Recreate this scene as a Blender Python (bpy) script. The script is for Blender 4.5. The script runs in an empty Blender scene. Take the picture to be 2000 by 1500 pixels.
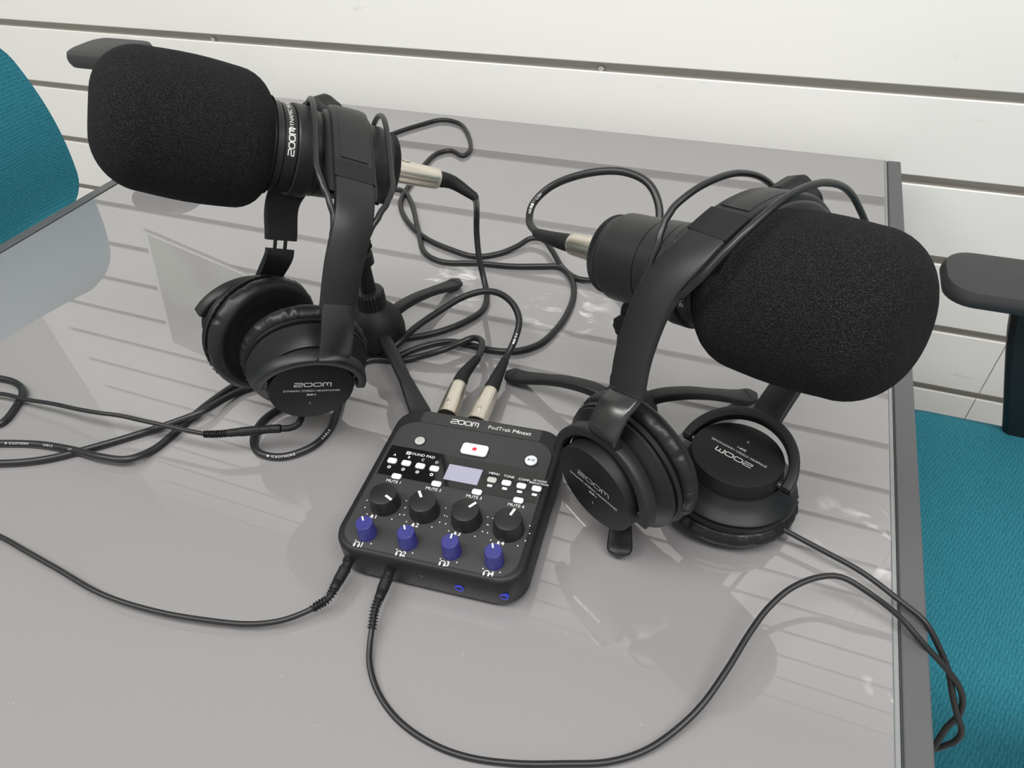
import bpy, bmesh, math, random
from mathutils import Vector as V, Matrix
from math import sin, cos, pi, radians
random.seed(7)
sc = bpy.context.scene
COL = sc.collection

# ------------------------------------------------------------------ camera
F = 1340.0
CAM = V((0, 0, 0.456))
YAW, PITCH, ROLL = -0.41234272, 0.73787747, -0.06475312
FW = V((sin(YAW)*cos(PITCH), cos(YAW)*cos(PITCH), -sin(PITCH)))
_r0 = V((cos(YAW), -sin(YAW), 0)); _u0 = _r0.cross(FW)
RI = _r0*cos(ROLL) + _u0*sin(ROLL); UP = RI.cross(FW)
cam = bpy.data.cameras.new('camera'); cam_o = bpy.data.objects.new('camera', cam); COL.objects.link(cam_o)
cam.sensor_fit = 'HORIZONTAL'; cam.sensor_width = 36.0; cam.lens = F/2000*36.0
cam.clip_start = 0.01; cam.clip_end = 50
cam_o.matrix_world = Matrix(((RI.x, UP.x, -FW.x, CAM.x), (RI.y, UP.y, -FW.y, CAM.y), (RI.z, UP.z, -FW.z, CAM.z), (0, 0, 0, 1)))
sc.camera = cam_o

# ------------------------------------------------------------------ light
sc.view_settings.view_transform = 'Standard'; sc.view_settings.look = 'None'
sc.view_settings.exposure = 0.46; sc.view_settings.gamma = 1.0; sc.view_settings.use_curve_mapping = False
FLOOR_Z, CEIL_Z = -0.74, 1.86
WALL_Y = 1.122
w = bpy.data.worlds.new('world'); sc.world = w; w.use_nodes = True
w.node_tree.nodes['Background'].inputs[0].default_value = (1.0, 0.99, 0.97, 1)
w.node_tree.nodes['Background'].inputs[1].default_value = 0.60
def area(name, loc, size, power, target=None, color=(1, 0.985, 0.96)):
    l = bpy.data.lights.new(name, 'AREA'); l.shape = 'RECTANGLE'; l.size, l.size_y = size; l.energy = power; l.color = color
    o = bpy.data.objects.new(name, l); o.location = loc; COL.objects.link(o)
    d = (V(target) - V(loc)) if target else V((0, 0, -1))
    o.rotation_euler = d.to_track_quat('-Z', 'Y').to_euler(); return o
LAMPS = [(-1.75, -0.42), (-0.35, -0.2), (1.0, -0.2)]
for i, (lx, ly) in enumerate(LAMPS):
    area('ceiling_lamp_light', (lx, ly, CEIL_Z-0.03), (1.16, 0.56), 17)

# ------------------------------------------------------------------ pixel -> point on a plane
def ray(x, y): return FW + RI*((x-1000)/F) - UP*((y-750)/F)
def hit(x, y, z=0.0):
    r = ray(x, y); return CAM + r*((z-CAM.z)/r.z)
def dep(x, y, wd): return CAM + ray(x, y)*wd
def px(p):
    d = V(p)-CAM; wd = d.dot(FW); return (1000+F*d.dot(RI)/wd, 750-F*d.dot(UP)/wd)

# ------------------------------------------------------------------ materials
def mat(name, col, rough=0.5, metal=0.0, spec=0.5, bump=None, var=None, **kw):
    m = bpy.data.materials.new(name); m.use_nodes = True; nt = m.node_tree; b = nt.nodes['Principled BSDF']
    b.inputs['Base Color'].default_value = (*col, 1); b.inputs['Roughness'].default_value = rough
    b.inputs['Metallic'].default_value = metal; b.inputs['Specular IOR Level'].default_value = spec
    for k, v in kw.items(): b.inputs[k.replace('_', ' ')].default_value = v
    if bump or var:
        tc = nt.nodes.new('ShaderNodeTexCoord')
        if bump:
            n = nt.nodes.new('ShaderNodeTexNoise'); n.inputs['Scale'].default_value = bump[0]; n.inputs['Detail'].default_value = 3
            bp = nt.nodes.new('ShaderNodeBump'); bp.inputs['Strength'].default_value = bump[1]; bp.inputs['Distance'].default_value = bump[2]
            nt.links.new(tc.outputs['Object'], n.inputs['Vector']); nt.links.new(n.outputs[0], bp.inputs['Height']); nt.links.new(bp.outputs[0], b.inputs['Normal'])
        if var:
            n = nt.nodes.new('ShaderNodeTexNoise'); n.inputs['Scale'].default_value = var[0]; n.inputs['Detail'].default_value = 4
            r = nt.nodes.new('ShaderNodeValToRGB'); r.color_ramp.elements[0].position = var[3] if len(var) > 3 else 0.35; r.color_ramp.elements[1].position = var[4] if len(var) > 4 else 0.7
            r.color_ramp.elements[0].color = (*var[1], 1); r.color_ramp.elements[1].color = (*var[2], 1)
            nt.links.new(tc.outputs['Object'], n.inputs['Vector']); nt.links.new(n.outputs[0], r.inputs[0]); nt.links.new(r.outputs[0], b.inputs['Base Color'])
    return m
M = {}
M['plastic'] = mat('black_plastic', (0.010, 0.0103, 0.0112), 0.45, spec=0.35, bump=(2500, 0.15, 0.0002))
M['gloss'] = mat('satin_black', (0.006, 0.0062, 0.0068), 0.42, spec=0.35)
M['bright'] = mat('polished_black', (0.012, 0.0123, 0.013), 0.27, spec=0.7)
M['matte'] = mat('matte_black', (0.0055, 0.0057, 0.0062), 0.55, spec=0.28)
M['micbody'] = mat('mic_black', (0.0095, 0.0098, 0.0105), 0.40, spec=0.40, bump=(3500, 0.1, 0.0002))
M['leather'] = mat('black_leatherette', (0.006, 0.0062, 0.0068), 0.42, spec=0.35, bump=(900, 0.25, 0.0004))
M['cable'] = mat('black_rubber', (0.010, 0.0102, 0.011), 0.38, spec=0.40)
M['foam'] = mat('black_foam', (0.012, 0.0122, 0.0132), 0.95, spec=0.15, bump=(1100, 1.0, 0.0016), var=(1500, (0.0035, 0.0036, 0.004), (0.036, 0.036, 0.039), 0.45, 0.78))
M['nickel'] = mat('satin_nickel', (0.72, 0.67, 0.58), 0.3, 1.0, bump=(1500, 0.12, 0.0002))
M['gold'] = mat('gold_plate', (0.85, 0.65, 0.3), 0.25, 1.0)
M['mixer'] = mat('mixer_charcoal', (0.021, 0.021, 0.022), 0.52, bump=(3000, 0.25, 0.0003))
M['mixer_side'] = mat('mixer_black', (0.0075, 0.0077, 0.0083), 0.5, spec=0.3, bump=(3000, 0.2, 0.0003))
M['panel'] = mat('gloss_panel', (0.007, 0.007, 0.0075), 0.06)
M['white'] = mat('white_print', (0.6, 0.6, 0.6), 0.6)
M['silver'] = mat('silver_print', (0.75, 0.75, 0.75), 0.3, 0.6)
M['grey'] = mat('grey_print', (0.25, 0.25, 0.25), 0.5)
M['button'] = mat('white_button', (0.58, 0.6, 0.65), 0.4)
M['greybutton'] = mat('grey_button', (0.36, 0.36, 0.345), 0.45)
M['red'] = mat('red_print', (0.75, 0.02, 0.04), 0.4)
M['lcd'] = mat('grey_screen', (0.27, 0.27, 0.35), 0.12)
M['knob'] = mat('black_knob', (0.012, 0.012, 0.0125), 0.4, spec=0.35)
M['blue'] = mat('blue_knob', (0.024, 0.025, 0.15), 0.42)
M['bluejack'] = mat('blue_jack', (0.02, 0.03, 0.35), 0.35)
M['hole'] = mat('jack_hole', (0.004, 0.004, 0.004), 0.5)
M['bar'] = mat('grey_powder_coat', (0.072, 0.075, 0.077), 0.42, bump=(1200, 0.1, 0.0002))
M['glassedge'] = mat('glass_edge', (0.2, 0.212, 0.212), 0.1)
M['sealant'] = mat('dark_seal', (0.03, 0.032, 0.032), 0.5)
M['wall'] = mat('white_laminate', (0.765, 0.760, 0.742), 0.5, spec=0.3)
M['wallgap'] = mat('wall_gap', (0.52, 0.49, 0.45), 0.7)
M['floor'] = mat('pale_floor', (0.42, 0.41, 0.39), 0.4, var=(3, (0.36, 0.35, 0.33), (0.46, 0.45, 0.43)))
M['ceil'] = mat('ceiling_white', (0.66, 0.66, 0.65), 0.8)
M['armpad'] = mat('armrest_black', (0.028, 0.028, 0.03), 0.5, bump=(800, 0.1, 0.0003))
M['chairblack'] = mat('chair_black', (0.008, 0.008, 0.009), 0.5)

def fabric():
    m = mat('teal_fabric', (0.01, 0.16, 0.2), 0.85, spec=0.2); nt = m.node_tree; b = nt.nodes['Principled BSDF']
    tc = nt.nodes.new('ShaderNodeTexCoord'); mp = nt.nodes.new('ShaderNodeMapping'); mp.inputs['Rotation'].default_value = (0.35, 0.6, 0.4)
    vo = nt.nodes.new('ShaderNodeTexVoronoi'); vo.inputs['Scale'].default_value = 380; vo.inputs['Randomness'].default_value = 0.3
    r = nt.nodes.new('ShaderNodeValToRGB'); r.color_ramp.elements[0].position = 0.1; r.color_ramp.elements[1].position = 0.75
    r.color_ramp.elements[0].color = (0.030, 0.215, 0.275, 1); r.color_ramp.elements[1].color = (0.014, 0.105, 0.145, 1)
    bp = nt.nodes.new('ShaderNodeBump'); bp.inputs['Strength'].default_value = 0.6; bp.inputs['Distance'].default_value = 0.001; bp.invert = True
    nt.links.new(tc.outputs['Object'], mp.inputs['Vector']); nt.links.new(mp.outputs[0], vo.inputs['Vector'])
    nt.links.new(vo.outputs['Distance'], r.inputs[0]); nt.links.new(r.outputs[0], b.inputs['Base Color'])
    nt.links.new(vo.outputs['Distance'], bp.inputs['Height']); nt.links.new(bp.outputs[0], b.inputs['Normal'])
    return m
M['teal'] = fabric()

def glass_top():
    # back-painted glass with dust specks and bright glints painted into its colour
    m = mat('grey_glass', (0.209, 0.204, 0.207), 0.012, spec=0.55); nt = m.node_tree; b = nt.nodes['Principled BSDF']
    b.inputs['IOR'].default_value = 1.55
    b.inputs['Coat Weight'].default_value = 0.9; b.inputs['Coat Roughness'].default_value = 0.01; b.inputs['Coat IOR'].default_value = 1.55
    tc = nt.nodes.new('ShaderNodeTexCoord')
    n = nt.nodes.new('ShaderNodeTexVoronoi'); n.inputs['Scale'].default_value = 55
    lt = nt.nodes.new('ShaderNodeMath'); lt.operation = 'LESS_THAN'; lt.inputs[1].default_value = 0.022
    mix = nt.nodes.new('ShaderNodeMixRGB'); mix.inputs[1].default_value = (0.209, 0.204, 0.207, 1); mix.inputs[2].default_value = (0.5, 0.5, 0.5, 1)
    nt.links.new(tc.outputs['Object'], n.inputs['Vector']); nt.links.new(n.outputs['Distance'], lt.inputs[0])
    # reflected glints painted as pale colour: stretched streaks inside a few round spots
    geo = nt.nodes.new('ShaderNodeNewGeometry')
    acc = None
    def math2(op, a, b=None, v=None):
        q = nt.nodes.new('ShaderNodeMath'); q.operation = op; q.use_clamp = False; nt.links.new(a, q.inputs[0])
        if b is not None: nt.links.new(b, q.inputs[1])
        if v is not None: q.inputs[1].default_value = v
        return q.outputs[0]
    for c, rad in GLINTS:
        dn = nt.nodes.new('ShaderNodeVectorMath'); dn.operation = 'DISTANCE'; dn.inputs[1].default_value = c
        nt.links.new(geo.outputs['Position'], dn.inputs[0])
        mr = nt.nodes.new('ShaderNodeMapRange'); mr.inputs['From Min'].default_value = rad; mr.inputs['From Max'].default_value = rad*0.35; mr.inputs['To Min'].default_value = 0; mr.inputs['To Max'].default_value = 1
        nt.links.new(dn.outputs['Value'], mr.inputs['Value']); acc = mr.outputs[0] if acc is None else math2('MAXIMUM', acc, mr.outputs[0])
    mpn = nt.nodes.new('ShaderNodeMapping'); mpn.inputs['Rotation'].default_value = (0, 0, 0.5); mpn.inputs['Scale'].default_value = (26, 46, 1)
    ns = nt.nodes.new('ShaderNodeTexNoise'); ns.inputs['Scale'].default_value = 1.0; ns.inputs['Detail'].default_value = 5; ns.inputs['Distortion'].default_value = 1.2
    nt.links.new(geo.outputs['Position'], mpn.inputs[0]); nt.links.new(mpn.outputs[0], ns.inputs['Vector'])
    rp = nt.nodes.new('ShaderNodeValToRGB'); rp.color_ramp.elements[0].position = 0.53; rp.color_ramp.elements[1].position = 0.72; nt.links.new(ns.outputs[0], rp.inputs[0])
    glint = math2('MULTIPLY', acc, rp.outputs[0]); glint = math2('MULTIPLY', glint, v=0.75)
    mix2 = nt.nodes.new('ShaderNodeMixRGB'); mix2.inputs[2].default_value = (0.8, 0.8, 0.8, 1); nt.links.new(glint, mix2.inputs[0]); nt.links.new(mix.outputs[0], mix2.inputs[1])
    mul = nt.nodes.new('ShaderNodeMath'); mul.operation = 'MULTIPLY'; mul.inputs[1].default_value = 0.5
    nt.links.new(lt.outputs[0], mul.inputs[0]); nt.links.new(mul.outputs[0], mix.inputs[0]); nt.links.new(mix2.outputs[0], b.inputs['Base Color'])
    return m
GLINTS = [((-.328, .602, 0), .055), ((-.184, .589, 0), .055), ((.118, .379, 0), .045), ((.138, .264, 0), .018)]  # centre and radius of each painted reflection glint
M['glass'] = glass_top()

# ------------------------------------------------------------------ object helpers
def empty(name, loc, label, cat, group=None):
    o = bpy.data.objects.new(name, None); o.location = V(loc); o.empty_display_size = 0.02; COL.objects.link(o)
    o['label'] = label; o['category'] = cat
    if group: o['group'] = group
    return o
def wloc(o):
    p = V((0, 0, 0))
    while o is not None: p += o.location; o = o.parent
    return p
def mk(name, geo, m, parent=None, smooth=35, label=None, mats=None):
    vs, fs = geo[0], geo[1]
    off = wloc(parent) if parent else V((0, 0, 0))
    me = bpy.data.meshes.new(name); me.from_pydata([V(v)-off for v in vs], [], fs); me.update()
    bm = bmesh.new(); bm.from_mesh(me); bmesh.ops.remove_doubles(bm, verts=bm.verts, dist=1e-7); bmesh.ops.recalc_face_normals(bm, faces=bm.faces); bm.to_mesh(me); bm.free()
    me.materials.append(M[m] if isinstance(m, str) else m)
    if smooth:
        me.polygons.foreach_set('use_smooth', [True]*len(me.polygons)); me.set_sharp_from_angle(angle=radians(smooth))
    o = bpy.data.objects.new(name, me); COL.objects.link(o)
    if parent: o.parent = parent
    if label: o['label'] = label
    return o
def tag(o, label=None, cat=None, kind=None, group=None):
    if label: o['label'] = label
    if cat: o['category'] = cat
    if kind: o['kind'] = kind
    if group: o['group'] = group
    return o
def join(*gs):
    vs, fs = [], []
    for g in gs:
        k = len(vs); vs += [V(v) for v in g[0]]; fs += [[i+k for i in f] for f in g[1]]
    return vs, fs
def basis(n, hint=(0, 0, 1)):
    n = V(n).normalized(); h = V(hint)
    if abs(n.dot(h.normalized())) > 0.98: h = V((1, 0, 0))
    a = h.cross(n).normalized(); b = n.cross(a); return a, b, n
def lathe(o, ax, prof, n=48, rfun=None):
    # prof: list of (t along ax, r); caps when r==0 or closed with n-gon
    a, b, d = basis(ax); o = V(o); vs, fs = [], []
    for t, r in prof:
        for i in range(n):
            th = 2*pi*i/n; rr = r*(rfun(th, t) if rfun else 1); vs.append(o+d*t+(a*cos(th)+b*sin(th))*rr)
    for j in range(len(prof)-1):
        for i in range(n):
            k = (i+1) % n; fs.append([j*n+i, j*n+k, (j+1)*n+k, (j+1)*n+i])
    fs.append(list(range(n))); fs.append([(len(prof)-1)*n+i for i in range(n)])
    return vs, fs
def catmull(P, step=0.004):
    P = [V(p) for p in P]; out = []
    Q = [P[0]*2-P[1]]+P+[P[-1]*2-P[-2]]
    for i in range(1, len(Q)-2):
        p0, p1, p2, p3 = Q[i-1:i+3]
        t0 = 0; t1 = max(1e-6, (p1-p0).length**.5); t2 = t1+max(1e-6, (p2-p1).length**.5); t3 = t2+max(1e-6, (p3-p2).length**.5)
        m = max(2, int((p2-p1).length/step))
        for j in range(m):
            t = t1+(t2-t1)*j/m
            A1 = p0*((t1-t)/(t1-t0))+p1*((t-t0)/(t1-t0)); A2 = p1*((t2-t)/(t2-t1))+p2*((t-t1)/(t2-t1)); A3 = p2*((t3-t)/(t3-t2))+p3*((t-t2)/(t3-t2))
            B1 = A1*((t2-t)/(t2-t0))+A2*((t-t0)/(t2-t0)); B2 = A2*((t3-t)/(t3-t1))+A3*((t-t1)/(t3-t1))
            out.append(B1*((t2-t)/(t2-t1))+B2*((t-t1)/(t2-t1)))
    out.append(P[-1]); return out
def tube(path, r, n=12, rf=None):
    P = path; vs, fs = [], []; up = None; m = len(P)
    for i, p in enumerate(P):
        T = (P[min(i+1, m-1)]-P[max(i-1, 0)]).normalized()
        if up is None: up = basis(T)[0]
        up = (up-T*up.dot(T)).normalized(); s = T.cross(up); rr = rf(i/(m-1)) if rf else r
        for k in range(n):
            th = 2*pi*k/n; vs.append(p+(up*cos(th)+s*sin(th))*rr)
    for i in range(m-1):
        for k in range(n):
            q = (k+1) % n; fs.append([i*n+k, i*n+q, (i+1)*n+q, (i+1)*n+k])
    fs.append(list(range(n))); fs.append([(m-1)*n+k for k in range(n)])
    return vs, fs
def resample(P, n):
    L = [0.0]
    for i in range(1, len(P)): L.append(L[-1]+(P[i]-P[i-1]).length)
    out = []; j = 0
    for k in range(n):
        s = L[-1]*k/(n-1)
        while j < len(P)-2 and L[j+1] < s: j += 1
        f = (s-L[j])/max(1e-9, L[j+1]-L[j]); out.append(P[j].lerp(P[j+1], min(1, f)))
    return out
def frames(P, wd, cen):
    out = []; m = len(P)
    for i, p in enumerate(P):
        T = (P[min(i+1, m-1)]-P[max(i-1, 0)]).normalized(); W = (wd-T*wd.dot(T)).normalized(); N = T.cross(W)
        if N.dot(p-cen) < 0 and i == 0: pass
        out.append((p, T, W, N))
    # orient normals outward as a whole
    s = sum((1 if N.dot(p-cen) > 0 else -1) for p, T, W, N in out)
    if s < 0: out = [(p, T, W, -N) for p, T, W, N in out]
    return out
def sweep(fr, sect, caps=True):
    # sect(f) -> list of (w, n) pairs
    vs, fs = [], []; m = len(fr); k = None
    for i, (p, T, W, N) in enumerate(fr):
        S = sect(i/(m-1)); k = len(S)
        vs += [p+W*a+N*b for a, b in S]
    for i in range(m-1):
        for j in range(k):
            q = (j+1) % k; fs.append([i*k+j, i*k+q, (i+1)*k+q, (i+1)*k+j])
    if caps: fs.append(list(range(k))); fs.append([(m-1)*k+j for j in range(k)])
    return vs, fs
def rsect(w, t0, t1, c):
    # rounded rectangle section, width w, from t0 (inside) to t1 (outside), chamfer c
    h = w/2
    return [(-h, t0+c), (-h, t1-c), (-h+c*.35, t1-c*.35), (-h+c, t1), (h-c, t1), (h-c*.35, t1-c*.35), (h, t1-c), (h, t0+c), (h-c, t0), (-h+c, t0)]
def rrect(w, h, r, n=8):
    out = []
    for cx, cy, a0 in ((w/2-r, h/2-r, 0), (-w/2+r, h/2-r, pi/2), (-w/2+r, -h/2+r, pi), (w/2-r, -h/2+r, 3*pi/2)):
        for i in range(n+1):
            a = a0+pi/2*i/n; out.append((cx+r*cos(a), cy+r*sin(a)))
    return out
def loft(o, ex, ey, ez, rings):
    # rings: list of (z, outline2d) with equal counts
    vs, fs = [], []; n = len(rings[0][1])
    for z, ol in rings: vs += [o+ex*a+ey*b+ez*z for a, b in ol]
    for j in range(len(rings)-1):
        for i in range(n):
            k = (i+1) % n; fs.append([j*n+i, j*n+k, (j+1)*n+k, (j+1)*n+i])
    fs.append(list(range(n))); fs.append([(len(rings)-1)*n+i for i in range(n)])
    return vs, fs
def rbox(o, ex, ey, ez, w, h, z0, z1, r, bev):
    # rounded-corner slab with bevelled top and bottom edges
    k = max(1, 1)
    R = []
    for z, i in ((z0, bev), (z0+bev*.3, bev*.3), (z0+bev, 0), (z1-bev, 0), (z1-bev*.3, bev*.3), (z1, bev)):
        R.append((z, rrect(w-2*i, h-2*i, max(1e-5, r-i))))
    return loft(V(o), ex, ey, ez, R)
X, Y, Z = V((1, 0, 0)), V((0, 1, 0)), V((0, 0, 1))
def bevbox(x0, x1, y0, y1, z0, z1, b=0.002):
    r = min(b*1.2, (x1-x0)/2.01, (y1-y0)/2.01)
    return rbox(V(((x0+x1)/2, (y0+y1)/2, 0)), X, Y, Z, x1-x0, y1-y0, z0, z1, r, min(b, r*.99, (z1-z0)/2.01))

# lettering -------------------------------------------------------
_tc = {}
def text2d(s, size, bold=0.0, align='CENTER'):
    key = (s, size, bold, align)
    if key in _tc: return _tc[key]
    c = bpy.data.curves.new('lettering', 'FONT'); c.body = s; c.size = size; c.align_x = align; c.align_y = 'CENTER'; c.resolution_u = 2; c.offset = bold
    o = bpy.data.objects.new('lettering', c); COL.objects.link(o); bpy.context.view_layer.update()
    me = bpy.data.meshes.new_from_object(o.evaluated_get(bpy.context.evaluated_depsgraph_get()))
    g = ([tuple(v.co) for v in me.vertices], [list(p.vertices) for p in me.polygons])
    bpy.data.objects.remove(o); bpy.data.curves.remove(c); bpy.data.meshes.remove(me); _tc[key] = g; return g
def text3(s, size, o, ex, ey, n, bold=0.0, align='CENTER', sx=1.0, lift=0.00015):
    g = text2d(s, size, bold, align); o = V(o)
    return [o+ex*(x*sx)+ey*y+n*lift for x, y, z in g[0]], g[1]
def stroke2d(pl, wd, closed=False):
    vs, fs = [], []; n = len(pl)
    for i in range(n):
        p = V(pl[i]).to_2d() if False else V((pl[i][0], pl[i][1], 0))
        a = V((*pl[(i-1) % n], 0)) if (closed or i > 0) else None; b = V((*pl[(i+1) % n], 0)) if (closed or i < n-1) else None
        d1 = (p-a).normalized() if a is not None else None; d2 = (b-p).normalized() if b is not None else None
        if d1 is None: d1 = d2
        if d2 is None: d2 = d1
        t = (d1+d2); t = t.normalized() if t.length > 1e-6 else d1
        nn = V((-t.y, t.x, 0)); sc_ = 1/max(0.5, nn.dot(V((-d1.y, d1.x, 0))))
        vs += [p+nn*wd*.5*sc_, p-nn*wd*.5*sc_]
    for i in range(n if closed else n-1):
        j = (i+1) % n; fs.append([2*i, 2*i+1, 2*j+1, 2*j])
    return vs, fs
def zoom2d(Wd, H):
    # wide squared-off four letter wordmark, centred
    st = 0.16*H; lw = Wd*0.225; gp = Wd*0.0333; out = []
    def tr(pl, x0): return [(x0+a*lw-Wd/2, b*H-H/2) for a, b in pl]
    out.append(stroke2d(tr([(0.0, .9), (.92, .9), (1.0, .78), (.96, .56), (.85, .52), (.16, .48), (.04, .42), (0, .2), (.06, .1), (1.0, .1)], 0), st))
    ring = [(.2, .9), (.8, .9), (.97, .72), (.97, .28), (.8, .1), (.2, .1), (.03, .28), (.03, .72)]
    out.append(stroke2d(tr(ring, lw+gp), st, True)); out.append(stroke2d(tr(ring, 2*(lw+gp)), st, True))
    x3 = 3*(lw+gp)
    out.append(stroke2d(tr([(.04, 0), (.04, .9), (.4, .9), (.52, .8), (.52, .25)], x3), st))
    out.append(stroke2d(tr([(.52, .8), (.62, .9), (.88, .9), (.98, .75), (.98, 0)], x3), st))
    return join(*out)
def zoom3(Wd, H, o, ex, ey, n, lift=0.00015):
    g = zoom2d(Wd, H); return [V(o)+ex*v.x+ey*v.y+n*lift for v in g[0]], g[1]
def disc3(r, o, ex, ey, n, lift=0.00015, k=14, r0=0):
    vs = [V(o)+ex*(r*cos(2*pi*i/k))+ey*(r*sin(2*pi*i/k))+n*lift for i in range(k)]
    if r0 <= 0: return vs, [list(range(k))]
    vs += [V(o)+ex*(r0*cos(2*pi*i/k))+ey*(r0*sin(2*pi*i/k))+n*lift for i in range(k)]
    return vs, [[i, (i+1) % k, k+(i+1) % k, k+i] for i in range(k)]

# ================================================================== THE SETTING
# slatted back wall: boards with bevelled lips, deep T-slots between them, a panel joint on the right
PITCH_Z = 0.1285; G1 = 0.084
SEAM_X = 0.418
def slats(x0, x1):
    gs = []; z = G1
    zs = [G1+PITCH_Z*i for i in range(-7, 15)]
    gap = 0.0068
    for i in range(len(zs)-1):
        a, b = zs[i]+gap, zs[i+1]-gap
        a = max(a, FLOOR_Z); b = min(b, CEIL_Z)
        prof = [(WALL_Y+0.0035, a), (WALL_Y+0.0012, a), (WALL_Y, a+0.0016), (WALL_Y, b-0.0012), (WALL_Y+0.001, b), (WALL_Y+0.0035, b), (WALL_Y+0.0035, b-0.009), (WALL_Y+0.014, b-0.009), (WALL_Y+0.014, a+0.009), (WALL_Y+0.0035, a+0.009)]
        vs = [V((x, y, zz)) for x in (x0, x1) for y, zz in prof]; n = len(prof)
        fs = [[j, (j+1) % n, n+(j+1) % n, n+j] for j in range(n)]+[list(range(n)), [n+j for j in range(n)]]
        gs.append((vs, fs))
    return join(*gs)
def wallmat():
    m = mat('white_slat_laminate', (0.765, 0.760, 0.742), 0.45, spec=0.35); nt = m.node_tree; b = nt.nodes['Principled BSDF']
    tc = nt.nodes.new('ShaderNodeTexCoord'); mp = nt.nodes.new('ShaderNodeMapping'); mp.inputs['Scale'].default_value = (9, 1, 34)
    n = nt.nodes.new('ShaderNodeTexNoise'); n.inputs['Scale'].default_value = 1.0; n.inputs['Detail'].default_value = 6; n.inputs['Roughness'].default_value = 0.65
    r = nt.nodes.new('ShaderNodeValToRGB'); r.color_ramp.elements[0].position = 0.24; r.color_ramp.elements[1].position = 0.36
    r.color_ramp.elements[0].color = (0.58, 0.57, 0.55, 1); r.color_ramp.elements[1].color = (0.765, 0.760, 0.742, 1)
    nt.links.new(tc.outputs['Object'], mp.inputs['Vector']); nt.links.new(mp.outputs[0], n.inputs['Vector']); nt.links.new(n.outputs[0], r.inputs[0]); nt.links.new(r.outputs[0], b.inputs['Base Color'])
    return m
WL, WR = -2.06, 2.0
wall = mk('wall_back', join(slats(WL, SEAM_X-0.0008), slats(SEAM_X+0.0008, WR)), wallmat(), smooth=30)
mk('groove_backing', bevbox(WL, WR, WALL_Y+0.0145, WALL_Y+0.06, FLOOR_Z, CEIL_Z, 0.001), 'wallgap', wall, 0)
tag(wall, 'white slatted display wall with horizontal grooves behind the table', kind='structure')
for sx, sy in ((415, 78), (1174, 135)):
    r = ray(sx, sy); p = CAM+r*((WALL_Y+0.0085)/r.y)
    mk('wall_screw', join(lathe(p+Y*0.004, -Y, [(0, 0.0046), (0.003, 0.0046), (0.0042, 0.0036), (0.0044, 0.0018), (0.003, 0.0016)], 20)), 'wallgap', wall)
fl = mk('floor', bevbox(-3.2, WR, -2.4, WALL_Y+0.06, FLOOR_Z-0.05, FLOOR_Z, 0.001), 'floor', smooth=0); tag(fl, 'pale floor under the table', kind='structure')
ce = mk('ceiling', bevbox(-3.2, WR, -2.4, WALL_Y+0.06, CEIL_Z, CEIL_Z+0.05, 0.001), 'ceil', smooth=0); tag(ce, 'white ceiling', kind='structure')
M['alcove'] = mat('grey_green_paint', (0.36, 0.39, 0.34), 0.7)
wl = mk('wall_left', join(bevbox(-3.2, -3.15, -2.4, WALL_Y+0.06, FLOOR_Z, CEIL_Z, 0.001), bevbox(-3.15, WL-0.09, WALL_Y+0.02, WALL_Y+0.06, FLOOR_Z, CEIL_Z, 0.001)), 'alcove', smooth=0); tag(wl, 'grey green wall beyond the slatted wall', kind='structure')
tr = mk('trim_1', bevbox(WL-0.09, WL-0.0005, WALL_Y-0.01, WALL_Y+0.06, FLOOR_Z, CEIL_Z, 0.003), 'wall', smooth=0); tag(tr, 'white end trim of the slatted wall', kind='structure')

# hanging picture on the slatted wall (mirrored in the glass at the left)
M['print'] = mat('faded_green_print', (0.3, 0.33, 0.28), 0.6, var=(6, (0.20, 0.20, 0.19), (0.36, 0.40, 0.33), 0.4, 0.6))
pe = V((0.968, 0, 0.25)); pf = V((-0.25, 0, 0.968)); po = V((-1.40, WALL_Y-0.004, 0.64))
po_ = empty('wall_poster', po, 'pale green poster hanging askew on the slatted wall, mirrored in the left of the glass', 'poster')
mk('poster_print', rbox(po, pe, pf, -Y, 0.30, 0.40, -0.0035, 0.001, 0.003, 0.0005), 'print', po_, 0)
mk('poster_border', join(*[rbox(po+pe*a+pf*c, pe, pf, -Y, w_, h_, -0.0038, 0.0022, 0.001, 0.0004) for a, c, w_, h_ in ((0, .203, .312, .008), (0, -.203, .312, .008), (.153, 0, .008, .40), (-.153, 0, .008, .40))]), 'wall', po_, 0)
# ceiling lamps
def lampmat():
    m = bpy.data.materials.new('lamp_diffuser'); m.use_nodes = True; nt = m.node_tree; b = nt.nodes['Principled BSDF']
    b.inputs['Base Color'].default_value = (0.9, 0.9, 0.9, 1); b.inputs['Emission Color'].default_value = (1, 0.985, 0.96, 1); b.inputs['Emission Strength'].default_value = 3.0
    return m
M['lamp'] = lampmat()
for i, (lx, ly) in enumerate(LAMPS):
    lf = mk('ceiling_lamp', join(*[bevbox(lx+a, lx+b, ly+c, ly+d, CEIL_Z-0.022, CEIL_Z-0.0005, 0.002) for a, b, c, d in ((-.61, -.585, -.31, .31), (.585, .61, -.31, .31), (-.585, .585, -.31, -.285), (-.585, .585, .285, .31))]), 'ceil', ce)
    mk('diffuser', bevbox(lx-.585, lx+.585, ly-.285, ly+.285, CEIL_Z-0.012, CEIL_Z-0.001, 0.001), 'lamp', lf)

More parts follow.
